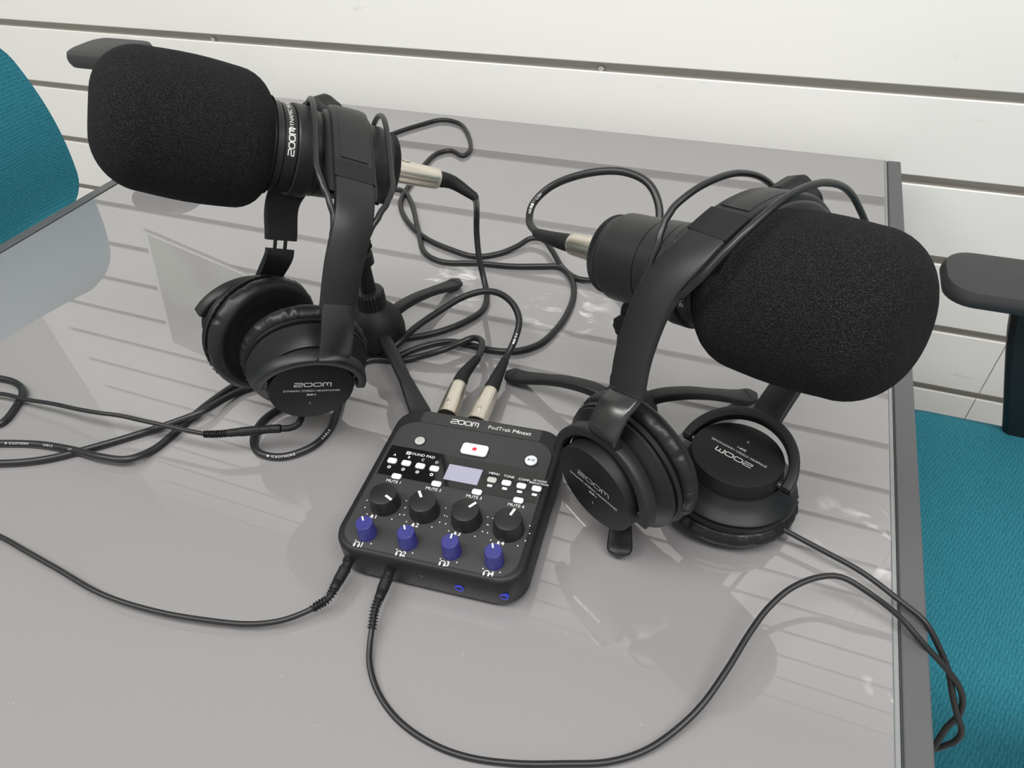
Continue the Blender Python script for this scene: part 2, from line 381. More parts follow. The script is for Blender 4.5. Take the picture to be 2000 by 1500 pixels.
# ================================================================== TABLE
TX0, TX1, TY0, TY1 = -0.949, 0.1445, -0.32, 1.079
BW = 0.017
tb = empty('table', ((TX0+TX1)/2, (TY0+TY1)/2, FLOOR_Z), 'long table with a glossy grey glass top and grey metal side rails', 'table')
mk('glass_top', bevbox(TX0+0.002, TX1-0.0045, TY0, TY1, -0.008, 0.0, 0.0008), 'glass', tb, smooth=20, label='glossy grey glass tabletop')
mk('glass_edge', bevbox(TX1-0.0045, TX1-0.001, TY0, TY1, -0.008, -0.0001, 0.0008), 'glassedge', tb, smooth=20)
mk('underframe', join(bevbox(TX0-BW, TX1+BW, TY0, TY1, -0.03, -0.0082, 0.001)), 'bar', tb, smooth=20)
mk('side_rail', bevbox(TX0-BW, TX0, TY0, TY1-0.004, -0.034, 0.0015, 0.0012), 'bar', tb, smooth=20)
mk('side_rail', bevbox(TX1, TX1+BW, TY0, TY1-0.004, -0.034, 0.0015, 0.0012), 'bar', tb, smooth=20)
mk('rail_seal', bevbox(TX1-0.001, TX1, TY0, TY1-0.004, -0.008, 0.0003, 0.0003), 'sealant', tb, smooth=0)
for lx in (TX0-BW+.001, TX1+BW-.051):
    for ly in (TY0+0.03, TY1-0.10):
        mk('leg', bevbox(lx, lx+.05, ly, ly+.05, FLOOR_Z, -0.0302, 0.002), 'bar', tb)

# ================================================================== OFFICE CHAIRS
def office_chair(name, label, o, fwd, seat_z, arm_z, back_z0, arm_x, armlow, arm_s=(0.28, 0.28), pad=0.27, back_h=0.56, taper=0.0, recl=0.05):
    # local axes: fwd toward the table, side to the far side
    f = V(fwd).normalized(); s = Z.cross(f); o = V(o)
    t = empty(name, (o.x, o.y, FLOOR_Z), label, 'office chair', 'teal office chairs')
    def L(a, b, c): return V((o.x, o.y, 0))+f*a+s*b+Z*c
    # seat
    mk('seat', rbox(L(0, 0, seat_z), f, s, Z, 0.50, 0.53, -0.075, 0.0, 0.07, 0.022), 'teal', t, 50)
    # backrest: curved slab behind the seat
    H = back_h; n = 22
    vs, fs = [], []; m = 28
    for j in range(m+1):
        v = j/m; zz = back_z0+H*v; half = 0.240+0.025*sin(pi*(0.1+0.75*v))-taper*v*v
        rc = 0.05
        dz = min(v, 1-v)*H
        if dz < rc: half -= rc-math.sqrt(max(0, rc*rc-(rc-dz)**2))
        for i in range(n+1):
            u = -1+2*i/n; lean = -0.285-recl*v+0.03*u*u+0.012*sin(pi*v)
            vs.append(L(lean, half*u, zz))
    N = len(vs)
    for j in range(m+1):
        v = j/m
        for i in range(n+1):
            p = vs[j*(n+1)+i]; vs.append(p-f*0.035)
    for j in range(m):
        for i in range(n):
            q = [j*(n+1)+i, j*(n+1)+i+1, (j+1)*(n+1)+i+1, (j+1)*(n+1)+i]; fs.append(q); fs.append([N+k for k in q[::-1]])
    for j in range(m):
        for i in (0, n): fs.append([j*(n+1)+i, (j+1)*(n+1)+i, N+(j+1)*(n+1)+i, N+j*(n+1)+i])
    for i in range(n):
        for j in (0, m): fs.append([j*(n+1)+i, j*(n+1)+i+1, N+j*(n+1)+i+1, N+j*(n+1)+i])
    mk('backrest', (vs, fs), 'teal', t, 60)
    mk('back_support', join(tube(catmull([L(-0.12, 0, seat_z-0.09), L(-0.33, 0, seat_z-0.09), L(-0.365, 0, seat_z+.02), L(-0.365, 0, back_z0+0.25)]), 0.022), rbox(L(-0.33, 0, back_z0+.03), s, Z, f, 0.16, 0.10, -0.02, 0.008, 0.01, 0.004)), 'chairblack', t)
    for sd, ao, arm_x in ((1, arm_s[0], arm_x[0]), (-1, arm_s[1], arm_x[1])):
        ar = mk('armrest', rbox(L(arm_x, sd*ao, arm_z), f, s, Z, pad, 0.095, -0.026, 0.0, 0.034, 0.010), 'armpad', t, 40)
        mk('arm_post', sweep(frames(resample(catmull([L(arm_x+armlow[0], sd*ao, arm_z-.024), L(arm_x+armlow[0]-.012, sd*ao, arm_z-.07), L(arm_x+armlow[1], sd*(0.28+(ao-.28)*.5), seat_z-0.03), L(arm_x+armlow[1]-.02, sd*0.27, seat_z-0.10), L(arm_x+armlow[1]-.02, sd*0.1, seat_z-0.105)]), 26), f, L(0, 0, seat_z)), lambda u: rsect(0.05, -0.012, 0.012, 0.006)), 'chairblack', ar)
    mk('gas_column', lathe(L(0, 0, FLOOR_Z+0.07), Z, [(0, 0.03), (0.14, 0.03), (0.142, 0.018), (seat_z-0.09-FLOOR_Z-0.07, 0.018)], 24), 'chairblack', t)
    b = mk('star_base', join(lathe(L(0, 0, FLOOR_Z+0.06), Z, [(0, 0.045), (0.05, 0.04)], 24), *[tube([L(0.03*cos(a), 0.03*sin(a), FLOOR_Z+.085), L(0.30*cos(a), 0.30*sin(a), FLOOR_Z+.068)], 0.018) for a in [2*pi*i/5+.3 for i in range(5)]]), 'chairblack', t)
    for i in range(5):
        a = 2*pi*i/5+.3; c = L(0.30*cos(a), 0.30*sin(a), FLOOR_Z+0.027)
        mk('castor', join(lathe(c-s*0.022, s, [(0, 0.022), (0.004, 0.027), (0.040, 0.027), (0.044, 0.022)], 20), tube([c, c+Z*0.05], 0.007)), 'chairblack', b)
    return t
office_chair('office_chair', 'teal office chair with black armrests at the right end of the table', (0.445, 0.590, 0), (-1, 0, 0), -0.25, -0.006, -0.02, (0.045, 0.105), (0.03, -0.055), (0.29, 0.225))
office_chair('office_chair', 'teal office chair with its backrest behind the left rail of the table', (-0.815, 0.47, 0), (1, 0, 0), -0.27, 0.140, -0.060, (-0.253, -0.21), (-0.01, -0.01), (0.41, 0.30), 0.135, 0.27, 0.0, 0.03)

# ================================================================== MICROPHONES ON TRIPODS
MICS = [dict(k=V((-.3162, .4834, .1989)), d=V((-.6249, -.6597, .4175)).normalized(), knob=dep(637, 225, .60), kr=0.9, base=V((-.357, .474, 0)), ang=(75, -43, 195), where='left'),
        dict(k=V((-.1023, .4442, .1745)), d=V((.8561, -.4681, .219)).normalized(), knob=dep(1562, 392, .47), kr=1.0, base=V((-.081, .428, 0)), ang=(38, -77, 163), where='right')]
RK = 0.0296
def smooth_foam(t0, t1, rn, rm, cn, cf):
    P = [(t0-0.004, rn*0.55), (t0, rn*.72)]
    for i in range(9):
        a = pi/2*i/8; P.append((t0+cn*(1-cos(a)), rn-cn+cn*sin(a)))
    for i in range(1, 6): P.append((t0+cn+(t1-cf-t0-cn)*i/6, rn+(rm-rn)*i/6+0.0016*sin(pi*i/6)))
    cr = rm*.72
    for i in range(13):
        a = pi/2*i/12; P.append((t1-cf+cf*sin(a), rm-cr+cr*cos(a)))
    P.append((t1, 0.004)); return P
for q in MICS:
    k, d = q['k'], q['d']
    left = q['where'] == 'left'
    t = empty('microphone', k, 'black foam-capped microphone on the left tripod, pointing left' if left else 'black foam-capped microphone on the right tripod, pointing right', 'microphone', 'foam-capped microphones')
    body = mk('body', lathe(k, d, [(0.0055, RK*.97), (0.0058, .0300), (0.010, .0302), (0.0105, .0318), (0.012, .0325), (0.046, .0325), (0.0463, .0318), (0.047, .0318), (0.0473, .0328), (0.064, .0332), (0.0643, .0326), (0.065, .0326), (0.0653, .0336), (0.0705, .0336)], 96), 'micbody', t, 25)
    mk('knurled_ring', lathe(k, d, [(-0.0012, .020), (-0.001, RK*.96), (0.0, RK), (0.005, RK), (0.0058, RK*.98)], 240, rfun=lambda th, tt: (1.0+0.012*(1 if int(round(th/(2*pi)*240)) % 2 else -1)) if -0.0005 < tt < 0.0055 else 1.0), 'plastic', body, 20)
    mk('mount_ring', lathe(k, d, [(0.0708, .0332), (0.071, .0352), (0.0722, .0358), (0.0838, .0358), (0.085, .0352), (0.0852, .0332)], 96), 'plastic', t, 25)
    mk('neck_ring', lathe(k, d, [(0.0855, .0325), (0.0857, .0338), (0.0945, .0338), (0.0948, .0326), (0.0955, .0326), (0.0957, .0346), (0.104, .0348)], 96), 'micbody', t, 25)
    mk('windscreen', lathe(k, d, smooth_foam(0.1012, 0.2206, 0.0517, 0.0500, 0.0242, 0.0335), 96), 'foam', t, 60)
    # wordmark wrapped round the neck ring
    a, b, _ = basis(d)
    tocam = (CAM-(k+d*.09)); tocam = (tocam-d*tocam.dot(d)).normalized(); side = d.cross(tocam)
    def wrap(g, rot, r, tt, sgn=1):
        vs = []
        for v in g[0]:
            th = rot+v[0]/r; vs.append(k+d*(tt+sgn*v[1])+(tocam*cos(th)+side*sin(th))*(r+0.0002))
        return vs, g[1]
    zg = zoom2d(0.0205, 0.0052)
    lg = []
    rot0 = radians(10) if left else radians(-62)
    lg.append(wrap(([(v.x, v.y, 0) for v in zg[0]], zg[1]), rot0, .0338, 0.0901, 1))
    tg = text2d('DYNAMIC MICROPHONE', 0.0046)
    lg.append(wrap(tg, rot0+1.02, .0338, 0.0901, 1))
    mk('logo', join(*lg), 'white', body, 0, label='white wordmark printed round the neck')
    # mount: swivel arm under the ring and thumb knob on the far side
    kb = q['knob']; ctr = k+d*0.078; cm = k+d*0.030; vk = (kb-ctr); vk = vk-d*vk.dot(d); vk.normalize()
    ax = (kb-(ctr+vk*0.030)); axn = ax.normalized()
    mk('thumb_knob', lathe(kb-axn*0.012, axn, [(t_, r_*q['kr']) for t_, r_ in ((-0.004, .008), (-0.003, .0155), (0, .0195), (0.014, .0195), (0.019, .0170), (0.022, .010), (0.0225, .002))], 60, rfun=lambda th, tt: 1-0.09*(0.5+0.5*cos(6*th)) if -0.0035 < tt < 0.0195 else 1), 'matte', t, 40)
    mk('knob_shaft', tube([ctr+vk*0.030, kb-axn*0.010], 0.007, 16), 'plastic', t)
    base = q['base']; top = V((base.x, base.y, 0.128))
    dn = (-Z-d*(-Z).dot(d)).normalized()
    p0 = cm+dn*0.031
    mk('swivel_arm', sweep(frames(resample(catmull([p0, p0*.5+top*.5+Z*.004, top+Z*0.010, top]), 18), d, ctr-Z), lambda u: rsect(0.020, -0.005, 0.005, 0.002)), 'plastic', t)
    # tripod
    tp = empty('tripod', base, 'small black tabletop tripod beside the left headphones, under the left microphone' if left else 'small black tabletop tripod behind the right headphones, under the right microphone', 'tripod', 'tabletop tripods')
    mk('dome_base', lathe(base, Z, [(0.008, .020), (0.009, .0275), (0.014, .0290), (0.024, .0292), (0.034, .0275), (0.042, .0235), (0.049, .0175), (0.053, .0125), (0.054, .011)], 48), 'matte', tp, 50)
    mk('lock_collar', lathe(base, Z, [(0.052, .0125), (0.0525, .0150), (0.068, .0150), (0.0705, .0135), (0.071, .010)], 96, rfun=lambda th, tt: 1-0.07*(1 if cos(24*th) > 0.25 else 0) if 0.0524 < tt < 0.0690 else 1), 'plastic', tp, 25)
    mk('rod', lathe(base, Z, [(0.06, .0078), (0.108, .0070)], 24), 'matte', tp)
    mk('swivel_joint', join(lathe(base, Z, [(0.100, .0085), (0.102, .0115), (0.112, .0115), (0.114, .009), (0.128, .008)], 32), lathe(top+V((0, 0, -0.002))-basis(d)[0]*0.012, basis(d)[0], [(0, .009), (0.001, .011), (0.023, .011), (0.024, .009)], 40, rfun=lambda th, tt: 1-0.06*(cos(10*th) > 0))), 'matte', tp, 35)
    for an in q['ang']:
        e = V((cos(radians(an)), sin(radians(an)), 0)); sd = Z.cross(e)
        P = [base+e*a_+Z*h for a_, h in (((0.012, .026), (0.030, .030), (0.060, .0270), (0.090, .0190), (0.112, .0115), (0.124, .0082), (0.133, .0078)) if left else ((0.012, .038), (0.030, .0405), (0.060, .0345), (0.090, .0225), (0.112, .0125), (0.124, .0084), (0.134, .0078)))]
        fr = [(p, T, sd, T.cross(sd)*(1 if T.cross(sd).z > 0 else -1)) for p, T, W_, N_ in frames(resample(catmull(P), 40), sd, base)]
        def sec(u):
            wdt = 0.0095 if u < .6 else 0.0095+(u-.6)/.4*0.0075
            if u > 0.93: wdt *= math.sqrt(max(0.03, 1-((u-.93)/.072)**2))
            th = 0.0085-0.0045*u
            return rsect(wdt*1.25, -th, th*.25, 0.0016)
        lg_ = mk('leg', sweep(fr, sec), 'plastic', tp, 40)
        mk('rubber_foot', lathe(base+e*0.124, Z, [(0, .0035), (0.0005, .0042), (0.0055, .0042)], 16), 'matte', lg_)
        ft = V((base.x, base.y, 0))
        mk('foot_grip', join(*[rbox(ft+e*(0.112+0.0046*i)+Z*(0.0112-(0.0029 if i > 1 else 0.0016*i)), e, sd, Z, 0.0016, 0.0135, -.003, 0.0014, .0007, .0004) for i in range(4)]), 'plastic', lg_)

# ================================================================== HEADPHONES
R_CAP, R_PAD = 0.035, 0.054
def cup(root, c, n, tup, stem, jackside, letter, text_up, pivot=None):
    """c = centre of the outer cap face, n = outward normal, stem = direction of the yoke stem"""
    n = V(n).normalized()
    uy = V(tup); uy = (uy-n*uy.dot(n)).normalized(); ux = uy.cross(n)
    cp = mk('ear_cup', lathe(c, -n, [(0.013, .030), (0.0135, .0372), (0.0175, .0400), (0.0215, .0440), (0.0245, .0480), (0.0262, .0500), (0.0275, .0500), (0.0282, .0485), (0.0292, .0485), (0.0296, .0512), (0.0330, .0512), (0.0338, .049)], 96), 'gloss', root, 30)
    mk('cap', lathe(c, -n, [(0, R_CAP-.0012), (0.0003, R_CAP-.0004), (0.0012, R_CAP), (0.0135, R_CAP+.0005)], 96), 'matte', cp, 25)
    wr = [random.uniform(-1, 1) for _ in range(84)]
    def wrinkle(th, tt):
        if not 0.034 < tt < 0.048: return 1.0
        x = th/(2*pi)*84; i = int(x) % 84; f = x-int(x); f = f*f*(3-2*f); v = wr[i]*(1-f)+wr[(i+1) % 84]*f
        return 1.0+0.020*v*math.sin(pi*(tt-0.034)/0.014)
    pr = [(0.0325, .047), (0.0332, .0515)]
    for i in range(13):
        a = -pi*.5+pi*i/12
        pr.append((0.0430+0.0085*math.sin(a), 0.0455+0.0085*math.cos(a)))
    pr += [(0.0500, .040), (0.0478, .034), (0.0455, .0305), (0.0445, .029), (0.0440, .004)]
    mk('ear_pad', lathe(c, -n, pr, 336, wrinkle), 'leather', cp, 70)
    # stitching round the inner seam
    st = []
    a_, b_, _ = basis(n)
    for i in range(56):
        th = 2*pi*i/56; rad = a_*cos(th)+b_*sin(th); tan = a_*-sin(th)+b_*cos(th); p = c-n*0.0352+rad*0.0528
        st.append(tube([p-tan*.0014, p+tan*.0014], 0.00035, 5))
    mk('pad_stitching', join(*st), 'matte', cp, 0)
    # lettering on the cap
    ln = [zoom3(0.030, 0.0050, c+uy*0.0062, ux, uy, n)]
    mk('logo', ln[0], 'silver', cp, 0, label='silver wordmark on the cap')
    mk('cap_lettering', join(text3('DYNAMIC STEREO HEADPHONES', 0.0031, c-uy*0.0012, ux, uy, n, sx=1.0), text3('ZHP-1', 0.0029, c-uy*0.0060, ux, uy, n, 0.00008), text3(letter, 0.0032, c-uy*0.0160, ux, uy, n)), 'white', cp, 0)
    # yoke: half ring about the cap with two pivots
    s = V(stem).normalized(); pv = V(pivot) if pivot else s.cross(n); pv = (pv-n*pv.dot(n)).normalized()
    s = (s-pv*s.dot(pv)).normalized(); yn = pv.cross(s)
    if yn.dot(n) < 0: yn = -yn
    cy = c-n*0.0085
    pts = []
    for i in range(41):
        th = radians(-3+186*i/40); pts.append(cy+pv*(cos(th)*0.0425)+s*(sin(th)*0.0425))
    fr = [(p, T, yn, ((p-cy)-T*(p-cy).dot(T)).normalized()) for p, T, W_, N_ in frames(pts, yn, cy)]
    yk = mk('yoke', sweep(fr, lambda u: rsect(0.0105, -0.0042, 0.0036, 0.0012)), 'plastic', root, 35)
    for sg in (1, -1):
        mk('pivot_pin', tube([cy+pv*sg*0.034, cy+pv*sg*0.0445], 0.003, 12), 'bright', yk)
    return cp, yk, cy, s, yn, pv
def headphones(label, Lc, Rc, band, wdir, cen, Lend, Rend, lift=0.005):
    root = empty('headphones', Lc['c'], label, 'headphones', 'black studio headphones')
    for q, E, Enext in ((Lc, Lend, band[1]), (Rc, Rend, band[-2])):
        cp, yk, cy, s, yn, pv = cup(root, q['c'], q['n'], q['tup'], q['stem'], None, q['letter'], None, q.get('pivot'))
        sl = pv*q.get('slide', 0.0); gp = q.get('gap', 0.0); dE = (Enext-E).normalized(); E1 = E-dE*gp
        P = catmull([cy+s*0.0415+sl, cy+s*0.054+sl+yn*q.get('bulge', 0.006), (cy+s*0.066+sl+yn*q.get('bulge', 0.006))*.5+E1*.5, E1]+([E1+dE*0.004] if not gp else []))
        P = resample(P, 24); wv = pv
        fr = frames(P, wv, cy-yn*0.05)
        # turn gradually from the pivot axis to the band width direction
        wd2 = wdir if wdir.dot(pv) > 0 else -wdir
        out = []
        for i, (p, T, W_, N_) in enumerate(fr):
            u = i/(len(fr)-1); ww = pv.lerp(wd2, min(1, u*1.15)); ww = (ww-T*ww.dot(T)).normalized(); N2 = T.cross(ww)
            if N2.dot(N_) < 0: N2 = -N2
            out.append((p, T, ww, N2))
        mk('yoke_stem', sweep(out, lambda u: rsect(0.0245, -0.003, 0.003, 0.0013)), q.get('stemmat', 'bright'), yk, 35)
        if gp:
            pw = (pv if pv.dot(wdir) > 0 else -pv).lerp(wdir, .8); pw = (pw-dE*pw.dot(dE)).normalized()
            for sg in (-1, 1): mk('slider_pin', tube([E1-dE*.004+pw*sg*.0045, E+dE*.006+pw*sg*.0045], 0.0016, 10), 'gloss', yk)
    fr = frames(resample(catmull(band), 120), wdir, cen)
    n = len(fr)
    sub = lambda a, b: fr[int(a*(n-1)):int(b*(n-1))+1]
    mk('headband', sweep(fr, lambda u: rsect(0.0275+0.0035*sin(pi*u), -0.0045, 0.0025, 0.0022)), 'plastic', root, 30)
    mk('band_plate', sweep(sub(.34, .66), lambda u: rsect(0.0215, 0.0020, 0.0032, 0.0006)), 'plastic', root, 30)
    mk('band_clip', sweep(sub(.285, .335), lambda u: rsect(0.0308, 0.0, 0.0028, 0.0006)), 'matte', root, 30)
    mk('band_clip', sweep(sub(.665, .715), lambda u: rsect(0.0308, 0.0, 0.0028, 0.0006)), 'matte', root, 30)
    mk('band_cushion', sweep(sub(.25, .75), lambda u: rsect(0.0385, -0.0045-0.0055*min(1, 6*u, 6*(1-u)), -0.0046+0.003, 0.0028)), 'leather', root, 40)
    for sg in (1, -1):
        pts = []
        for i in range(61):
            u = i/60; a = 0.15+0.70*u; p, T, W_, N_ = fr[int(a*(n-1))]
            e = min(1, min(u, 1-u)/0.22); e = e*e*(3-2*e)
            pts.append(p+W_*sg*(0.0125+0.0165*e)+N_*(-0.002+lift*e))
        mk('suspension_wire', tube(resample(catmull(pts), 90), 0.0023, 10), 'cable', root, 60)
    return root
# left pair
micL, micR = MICS
upL = (Z-micL['d']*micL['d'].z).normalized(); upR = (Z-micR['d']*micR['d'].z).normalized()
TL = micL['k']+micL['d']*0.040+upL*0.0415
EL = V((-.2840, .3360, .1600)); ER = hit(548, 468, 0.152)
bandL = [EL, hit(672, 520, 0.190), hit(692, 420, 0.218), hit(690, 320, 0.236), TL+V((0.002, -0.010, -.001)), TL+V((-0.020, 0.014, -0.010)), TL+V((-.047, .027, -.042)), hit(562, 400, 0.185)+V((-.012, .012, 0)), ER]
nLR = V((-.944, .319, .085)).normalized()
cLR = V((-.391, .364, .085))+nLR*0.0515
headphones('black headphones hung over the left microphone, both cups upright',
           dict(c=V((-.3257, .3265, .0735)), n=(.631, -.764, -.132), tup=(.327, .108, .939), stem=(.50, -.10, .86), letter='L', bulge=0.006, slide=0.010, pivot=(.703, .636, -.318)),
           dict(c=cLR, n=nLR, tup=(.3, .3, .9), stem=(.55, .48, .72), letter='R', bulge=0.002, stemmat='gloss', gap=0.008),
           bandL, (micL['d']-Z*0).normalized(), V((-.35, .40, .12)), EL, ER)
# right pair
TR = hit(1452, 404, 0.252)
EL2 = hit(1222, 772, 0.150); ER2 = V((.047, .462, .082))
bandR = [EL2, hit(1238, 685, 0.178), hit(1284, 570, 0.214), hit(1348, 496, 0.236), hit(1405, 440, 0.247), TR, TR+V((.018, .034, -.006)), TR+V((.040, .075, -.035)), V((.062, .505, .130)), ER2]
headphones('black headphones hung over the right microphone, one cup lying flat',
           dict(c=V((-.0738, .2975, .0775)), n=(-.493, -.868, -.058), tup=(-.02, -.055, .998), stem=(.05, .05, 1), letter='L', bulge=0.006),
           dict(c=V((.0164, .3850, .0548)), n=(.020, .060, .998), tup=(-.375, -.921, .107), stem=(.36, .86, .36), letter='R', bulge=0.002, stemmat='gloss', pivot=(-.926, .376, -.008)),
           bandR, (micR['d']).normalized(), V((-.01, .40, .12)), EL2, ER2, 0.012)

# ================================================================== PODCAST MIXER
HT = 0.036
BL, BR, FR, FL = (789.08, 785.3), (1095.85, 847.6), (1023.26, 1151.2), (652.1, 1055.4)
pc = [hit(*q, HT) for q in (BL, BR, FR, FL)]
MC = (pc[0]+pc[1]+pc[2]+pc[3])/4
MW = ((pc[1]-pc[0]).length+(pc[2]-pc[3]).length)/2; MD = ((pc[3]-pc[0]).length+(pc[2]-pc[1]).length)/2
MW += .0025; MD += .0025
ang = (math.atan2(*(pc[1]-pc[0]).yx)+math.atan2(*(pc[2]-pc[3]).yx)+math.atan2(*(pc[3]-pc[0]).yx)+pi/2+math.atan2(*(pc[2]-pc[1]).yx)+pi/2)/4
mx = V((cos(ang), sin(ang), 0)); my = V((-sin(ang), cos(ang), 0))      # my points to the back
def solve_affine():
    # best affine map from table xy to panel uv using the four corners
    import itertools
    src = [(p.x-MC.x, p.y-MC.y) for p in pc]; dst = [(-MW/2, MD/2), (MW/2, MD/2), (MW/2, -MD/2), (-MW/2, -MD/2)]
    sxx = sum(a*a for a, b in src); sxy = sum(a*b for a, b in src); syy = sum(b*b for a, b in src); D = sxx*syy-sxy*sxy
    R = []
    for k in (0, 1):
        bx = sum(s[0]*t[k] for s, t in zip(src, dst)); by = sum(s[1]*t[k] for s, t in zip(src, dst)); R.append(((bx*syy-by*sxy)/D, (by*sxx-bx*sxy)/D))
    return R
_af = solve_affine()
def uv(cx, cy, h=0.0):
    p = hit(640+cx/3, 720+cy/3, HT+h); a, b = p.x-MC.x, p.y-MC.y
    return (_af[0][0]*a+_af[0][1]*b, _af[1][0]*a+_af[1][1]*b)
MO = V((MC.x, MC.y, 0))
def mpt(u, v, h=0.0): return MO+mx*u+my*v+Z*(HT+h)
mixer = empty('podcast_mixer', (MC.x, MC.y, 0), 'charcoal podcast mixer with four black and four blue knobs on the tabletop', 'audio mixer')
RC = 0.021
mk('body', loft(MO, mx, my, Z, [(z, rrect(MW-2*i, MD-2*i, RC-i, 12)) for z, i in ((0.0022, .005), (0.0028, .0028), (0.0045, .0007), (0.006, 0), (HT-.006, 0), (HT-.0035, .0008), (HT-.0022, .0024), (HT-.0018, .004))]), 'mixer_side', mixer, 40)
def panel_outline(i):
    w0, y0, y1, r = MW/2-0.0062-i, -MD/2+0.0036+i, MD/2-0.0175-i, 0.017-i
    out = []
    for cx, cy_, a0, rr in ((w0-r, y1-r, 0, r), (-w0+r, y1-r, pi/2, r), (-w0+r, y0+r, pi, r), (w0-r, y0+r, 3*pi/2, r)):
        for k_ in range(11):
            a = a0+pi/2*k_/10; out.append((cx+rr*cos(a), cy_+rr*sin(a)))
    return out
mk('top_panel', loft(MO, mx, my, Z, [(HT-.0022, panel_outline(-.0006)), (HT-.0006, panel_outline(0)), (HT-.0001, panel_outline(.0006)), (HT, panel_outline(.0014))]), 'mixer', mixer, 30)
rim = mk('back_strip', loft(MO+my*(MD/2-0.0098), mx, my, Z, [(HT-.0021, rrect(MW-.040, .0135, .003)), (HT-.0012, rrect(MW-.042, .0125, .003))]), 'mixer', mixer, 30)
sq = [uv(*c_) for c_ in ((375, 432), (1303, 637), (1258, 815), (290, 600))]
px0, px1 = -MW/2+0.0085, MW/2-0.0085
py1 = (sq[0][1]+sq[1][1])/2; py0 = (sq[2][1]+sq[3][1])/2
mk('gloss_strip', loft(MO, mx, my, Z, [(HT-.0008, [(px0, py0), (px1, py0), (px1, py1), (px0, py1)]), (HT+.0003, [(px0+.0002, py0+.0002), (px1-.0002, py0+.0002), (px1-.0002, py1-.0002), (px0+.0002, py1-.0002)])]), 'panel', mixer, 0, label='glossy black strip across the panel')
ln, dk, dots_ = [], [], []
def symbol(name, *g): mk(name, join(*g), 'white', mixer, 0, label='white printed symbol')
def T(s, cx, cy, size, bold=0.0, sx=1.0, h=0.0, align='CENTER'):
    u_, v_ = uv(cx, cy); ln.append(text3(s, size, mpt(u_, v_, h), mx, my, Z, bold, align, sx))
# big and small knobs
def knob(cx, cy, r, h, ptr, m, name, dots):
    u_, v_ = uv(cx, cy, h); p = mpt(u_, v_)
    kb = mk(name, lathe(p, Z, [(0.0, r*1.05), (0.0012, r*1.05), (0.0022, r*1.02), (h-.0007, r*.93), (h-.0002, r*.90), (h, r*.86)], 72, rfun=lambda th, tt: 1+0.006*cos(36*th) if 0.002 < tt < h-.0006 else 1), m, mixer, 30)
    e = mx*cos(ptr)+my*sin(ptr); f_ = Z.cross(e)
    w_ = r*0.085
    mk('pointer_line', loft(p, e, f_, Z, [(h-.0004, [(r*.30, -w_), (r*.90, -w_), (r*.90, w_), (r*.30, w_)]), (h+.0002, [(r*.30, -w_), (r*.88, -w_), (r*.88, w_), (r*.30, w_)])]), 'white', kb, 0, label='white pointer line')
    for dg in dots:
        a = radians(dg); dots_.append(disc3(0.00055, mpt(u_, v_)+mx*(r*1.42*cos(a))+my*(r*1.42*sin(a)), mx, my, Z, k=8))
def pdir(c0, c1, h):
    a = uv(*c0, h); b = uv(*c1, h); return math.atan2(b[1]-a[1], b[0]-a[0])
BD = [-130, -155, 180, 150, 125, 95, 60, 30, 0, -25, -50]
for c_, c2 in (((345, 718), (378, 745)), ((570, 768), (548, 712)), ((812, 828), (866, 793)), ((1055, 888), (1092, 834))):
    knob(*c_, 0.0112, 0.0135, pdir(c_, c2, 0.0135), 'knob', 'level_knob', [-130, -155, -180, 0, -25, -50, 25, 155])
for c_, c2 in (((247, 888), (238, 860)), ((482, 948), (474, 918)), ((734, 1010), (741, 982)), ((980, 1075), (976, 1045))):
    knob(*c_, 0.0068, 0.0140, pdir(c_, c2, 0.0140), 'blue', 'headphone_volume_knob', [-130, -50])
# buttons
def button(cx, cy, w_, h_, r, m, name, hh=0.0014):
    u_, v_ = uv(cx, cy, hh); o = rbox(mpt(u_, v_), mx, my, Z, w_, h_, -.0004, hh, r, 0.0005)
    dk.append(loft(mpt(u_, v_), mx, my, Z, [(-.0006, rrect(w_+.0014, h_+.0014, r+.0006)), (0.00045, rrect(w_+.0014, h_+.0014, r+.0006))]))
    return mk(name, o, m, mixer, 30), mpt(u_, v_, hh)
b_, pw = button(538, 413, 0.0086, 0.0086, 0.0043, 'greybutton', 'power_button')
mk('power_symbol', join(disc3(.0022, pw, mx, my, Z, k=20, r0=.0018), ([pw+mx*a+my*c+Z*.0002 for a, c in ((-.0002, .0005), (.0002, .0005), (.0002, .0028), (-.0002, .0028))], [[0, 1, 2, 3]])), 'grey', b_, 0)
b_, pr_ = button(848, 474, 0.0225, 0.0118, 0.0030, 'button', 'record_button', 0.0018)
mk('record_dot', disc3(.0019, pr_, mx, my, Z, k=24), 'red', b_, 0, label='red dot')
b_, pp = button(1170, 547, 0.0102, 0.0102, 0.0051, 'button', 'play_button', 0.0016)
mk('play_symbol', join(([pp+mx*a+my*c+Z*.0002 for a, c in ((-.0027, .0011), (-.0027, -.0011), (-.0008, 0))], [[0, 1, 2]]), *[([pp+mx*(a+.0002*q_)+my*c+Z*.0002 for a, c, q_ in ((x_, -.0011, -1), (x_, -.0011, 1), (x_+e_, .0011, 1), (x_+e_, .0011, -1))], [[0, 1, 2, 3]]) for x_, e_ in ((-.0004, .0008), (.0014, 0), (.0023, 0))]), 'hole', b_, 0)
for cx, cy in ((388, 525), (467, 542), (546, 561), (626, 579)): button(cx, cy, 0.0078, 0.0054, 0.0018, 'button', 'sound_pad_button')
for cx, cy in ((415, 618), (641, 669), (871, 724), (1107, 780)): button(cx, cy, 0.0080, 0.0052, 0.0018, 'button', 'mute_button')
button(953, 655, 0.0076, 0.0052, 0.0018, 'greybutton', 'menu_button')
for cx, cy in ((1036, 675), (1121, 695), (1208, 714)): button(cx, cy, 0.0076, 0.0052, 0.0018, 'button', 'effect_button')
mk('button_gaskets', join(*dk), 'hole', mixer, 0)
